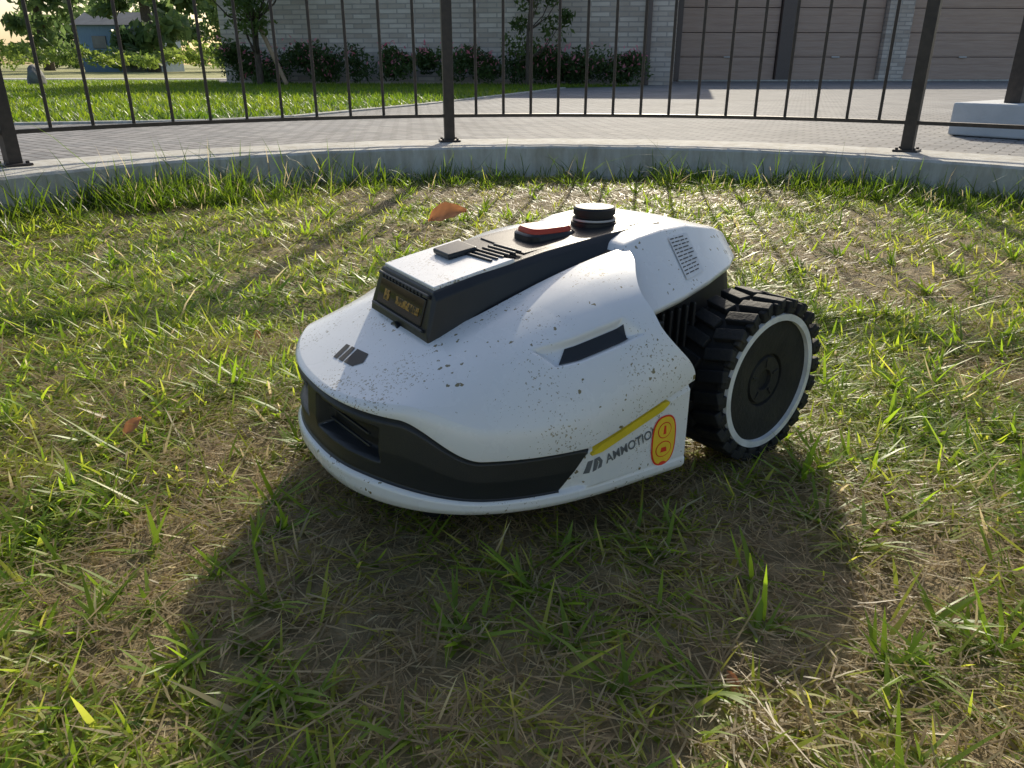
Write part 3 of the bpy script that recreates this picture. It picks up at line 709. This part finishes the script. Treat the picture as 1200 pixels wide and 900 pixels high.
# trees
M_bark=mat_noise('bark',[(.3,(.06,.045,.035)),(.7,(.16,.125,.095))],scale=12,rough=.95,bs=.9,bd=.02,vscale=(4,4,.8))
def limb(V,F,p,q,r0,r1,n=8):
    p=Vector(p);q=Vector(q);d=(q-p).normalized();s=d.orthogonal().normalized();t=d.cross(s);o=len(V)
    for c,r in((p,r0),(q,r1)):
        for i in range(n): a=2*math.pi*i/n; V.append(c+s*r*math.cos(a)+t*r*math.sin(a))
    F+=[(o+i,o+(i+1)%n,o+n+(i+1)%n,o+n+i) for i in range(n)]
def leaves(cent,rad,n,size,c1,c2):
    k=len(cent); idx=rng.integers(0,k,n); d=rng.normal(0,1,(n,3)); d/=np.linalg.norm(d,axis=1)[:,None]; rr_=rad[idx]*rng.random(n)**.5
    p=cent[idx]+d*rr_[:,None]*np.array([1,1,.8])
    a=rng.normal(0,1,(n,3));a/=np.linalg.norm(a,axis=1)[:,None]; b_=np.cross(a,rng.normal(0,1,(n,3)));b_/=np.linalg.norm(b_,axis=1)[:,None]
    s=(size*(.6+.8*rng.random(n)))[:,None]
    V=np.stack([p-a*s,p+b_*s*.42,p+a*s,p-b_*s*.42],1)
    tone=np.clip(rng.random(k)[idx]*.6+.4*rng.random(n),0,1)[:,None]; col=c1*(1-tone)+c2*tone
    C=np.repeat(col[:,None],4,1)
    Tt=(np.array([[0,1,2],[0,2,3]])[None]+(np.arange(n)*4)[:,None,None]).reshape(-1,3)
    return V.reshape(-1,3),Tt,C.reshape(-1,3)
G1=np.array([.06,.10,.03]);G2=np.array([.17,.23,.065])
def tree(name,x,y,h,tr,cr_,nl,ls,c1=G1,c2=G2,z0=.1,ncl=26,stake=False,crown0=.4):
    e_=empty(name,(x,y,z0)); V=[];F=[]
    p=Vector((0,0,-.05)); pts=[p]
    for i in range(1,6): pts.append(Vector((random.uniform(-.03,.03)*h/3*i*.5,random.uniform(-.03,.03)*h/3*i*.5,h*.75*i/5)))
    for i in range(5): limb(V,F,pts[i],pts[i+1],tr*(1-.15*i),tr*(1-.15*(i+1)))
    cent=[];rad=[]
    for i in range(ncl):
        f=random.uniform(crown0,1); a=random.uniform(0,6.283); rr_=cr_*math.sqrt(random.random())*math.sin(math.pi*min(.97,(f-crown0)/(1-crown0)*.8+.2))
        c=Vector((rr_*math.cos(a),rr_*math.sin(a),h*f)); cent.append(tuple(c)); rad.append(cr_*random.uniform(.2,.42))
        b0=pts[min(5,max(1,int(f*4.5)))]; m_=(b0+c)/2+Vector((0,0,-.05*h)); limb(V,F,b0,m_,tr*.35,tr*.22,6); limb(V,F,m_,c,tr*.22,tr*.06,6)
    mesh_obj('trunk_and_limbs',V,F,M_bark,e_,smooth=True)
    if stake:
        V=[];F=[]; limb(V,F,(.45,-.1,0),(-.25,0,1.7),.035,.035); mesh_obj('wooden_stake',V,F,mat_noise('stake_wood',[(.3,(.3,.2,.13)),(.7,(.5,.36,.24))],scale=8),e_)
    v_,t_,c_=leaves(np.array(cent),np.array(rad),nl,ls,c1,c2); tri_mesh('crown',v_,t_,c_,M_leaf,e_)
tree('young_tree',-4.05,13.3,3.0,.06,.9,4600,.045,stake=True,crown0=.28)
tree('young_tree.001',.25,12.9,2.6,.035,.75,2600,.045,crown0=.2)
cent=[];rad=[]
for i in range(110):
    t=random.random(); x=-4.9+7.0*t; y=14.72-1.15*(x+5.1)/7.74-.45+random.uniform(-.25,.2); hgt=random.uniform(.12,.62)*(1.1-.3*t); cent.append((x,y,.12+hgt*.8)); rad.append(random.uniform(.16,.30))
v1=leaves(np.array(cent),np.array(rad),22000,.035,np.array([.04,.07,.025]),np.array([.10,.155,.045]))
v2=leaves(np.array(cent)+np.array([0,-.10,.10]),np.array(rad),900,.035,np.array([.65,.14,.24]),np.array([.8,.45,.48]))
tri_mesh('flowering_shrubs',*merge([v1,v2]),M_leaf)
cent=[];rad=[];V=[];F=[]
def dist_tree(x,y,h,w):
    limb(V,F,(x,y,0),(x,y,h*.5),.3,.2)
    for i in range(22):
        f=random.uniform(.12,1); a=random.uniform(0,6.283); r=w*math.sqrt(random.random())*math.sin(math.pi*min(.95,f*.75+.2))
        cent.append((x+r*math.cos(a),y+r*math.sin(a),h*f)); rad.append(w*random.uniform(.2,.45))
for i in range(34):
    x=-75+i*3.6+random.uniform(-1.5,1.5)
    if -47<x<-36 : h=random.uniform(3.2,4.0)
    else: h=random.uniform(5,9.5)
    dist_tree(x,random.uniform(62,78),h,random.uniform(2.2,3.4))
for (x,y,h,w) in[(-27.5,40,6.8,2.4),(-24.5,44,6.5,2.4),(-15.5,36,6.0,1.9),(-13,40,5.5,2.0)]: dist_tree(x,y,h,w)
dt=empty('distant_trees')
tri_mesh('foliage',*leaves(np.array(cent),np.array(rad),76000,.27,np.array([.08,.13,.055]),np.array([.19,.26,.09])),M_leaf,dt)
mesh_obj('trunks',V,F,M_bark,dt)
cent=[];rad=[]
for row in range(4):
    for i in range(90): cent.append((-45+i*.55+random.uniform(-.2,.2),29+row*3+random.uniform(-.15,.15),.45+random.uniform(0,.5))); rad.append(random.uniform(.25,.45))
tri_mesh('vineyard_rows',*leaves(np.array(cent),np.array(rad),26000,.10,np.array([.10,.16,.04]),np.array([.28,.34,.08])),M_leaf)
shed=empty('garden_shed',(-17.2,38,0))
M_blue=mat_noise('faded_blue_boards',[(.3,(.14,.22,.33)),(.7,(.22,.32,.43))],scale=3,rough=.8,vscale=(12,1,1)); M_tin=mat_noise('tin_roof',[(.3,(.15,.14,.13)),(.7,(.25,.24,.22))],scale=3,rough=.5)
multi_box('walls',[((3.4,2.6,2.0),T(0,0,1.0))],[M_blue],shed,.02); multi_box('door',[((.9,.06,1.8),T(.6,-1.33,.95)),((.6,.06,.5),T(-.8,-1.33,1.3))],[M_tin],shed,.01)
mesh_obj('roof',[(-1.9,-1.5,1.98),(1.9,-1.5,1.98),(1.9,1.5,1.98),(-1.9,1.5,1.98),(-1.9,0,2.55),(1.9,0,2.55)],[(0,1,5,4),(3,4,5,2),(0,4,3),(1,2,5),(0,3,2,1)],M_tin,shed)
bm=bmesh.new(); bmesh.ops.create_icosphere(bm,subdivisions=3,radius=.16)
for v_ in bm.verts: v_.co*=1+.25*math.sin(v_.co.x*23+v_.co.z*17)*.5+random.uniform(-.03,.03); v_.co.x*=.75; v_.co.z*=1.25
me=bpy.data.meshes.new('garden_stone'); bm.to_mesh(me); bm.free(); me.materials.append(mat_noise('stone',[(.3,(.10,.10,.11)),(.7,(.22,.22,.22))],scale=8)); o=link(bpy.data.objects.new('garden_stone',me)); o.location=(-7.6,13.2,.2)
gate=empty('driveway_gate',(2.55,4.0,.1),R(38))
multi_box('concrete_plinth',[((.85,.42,.15),T(.05,0,.075))],[mat_noise('plinth_render',[(.3,(.50,.52,.54)),(.7,(.60,.62,.64))],scale=9,rough=.85)],gate,.01)
sp=[((.07,.07,1.3),T(-.22,0,.8)),((1.8,.03,.04),T(.70,0,.24)),((1.8,.03,.04),T(.70,0,1.35))]+[((.03,.02,1.15),T(-.15+i*.055,0,.8)) for i in range(31)]
multi_box('gate_leaf',sp,[M_iron],gate,.003)

# ------------------------------------------------------------------ light, world, camera
AZ=R(9);EL=R(27)
w=bpy.data.worlds.new('World'); scene.world=w; w.use_nodes=True; nt=w.node_tree
bg=nt.nodes['Background']; sk=nt.nodes.new('ShaderNodeTexSky'); sk.sky_type='NISHITA'; sk.sun_disc=False; sk.sun_elevation=EL; sk.sun_rotation=AZ; sk.dust_density=2.2; sk.air_density=1.0
nt.links.new(sk.outputs[0],bg.inputs[0]); bg.inputs[1].default_value=.15
sun=bpy.data.lights.new('sun','SUN'); sun.energy=5.0; sun.angle=R(.5); sun.color=(1,.91,.74)
so=link(bpy.data.objects.new('sun',sun)); d=Vector((-math.sin(AZ)*math.cos(EL),-math.cos(AZ)*math.cos(EL),-math.sin(EL))); so.rotation_euler=d.to_track_quat('-Z','Y').to_euler(); so.location=(3,20,10)
cam=bpy.data.cameras.new('camera'); cam.lens=27; cam.sensor_width=36; cam.clip_start=.02; cam.clip_end=1500
co=link(bpy.data.objects.new('camera',cam)); co.location=(0,0,.42); co.rotation_euler=(R(90-22.62),0,0); scene.camera=co
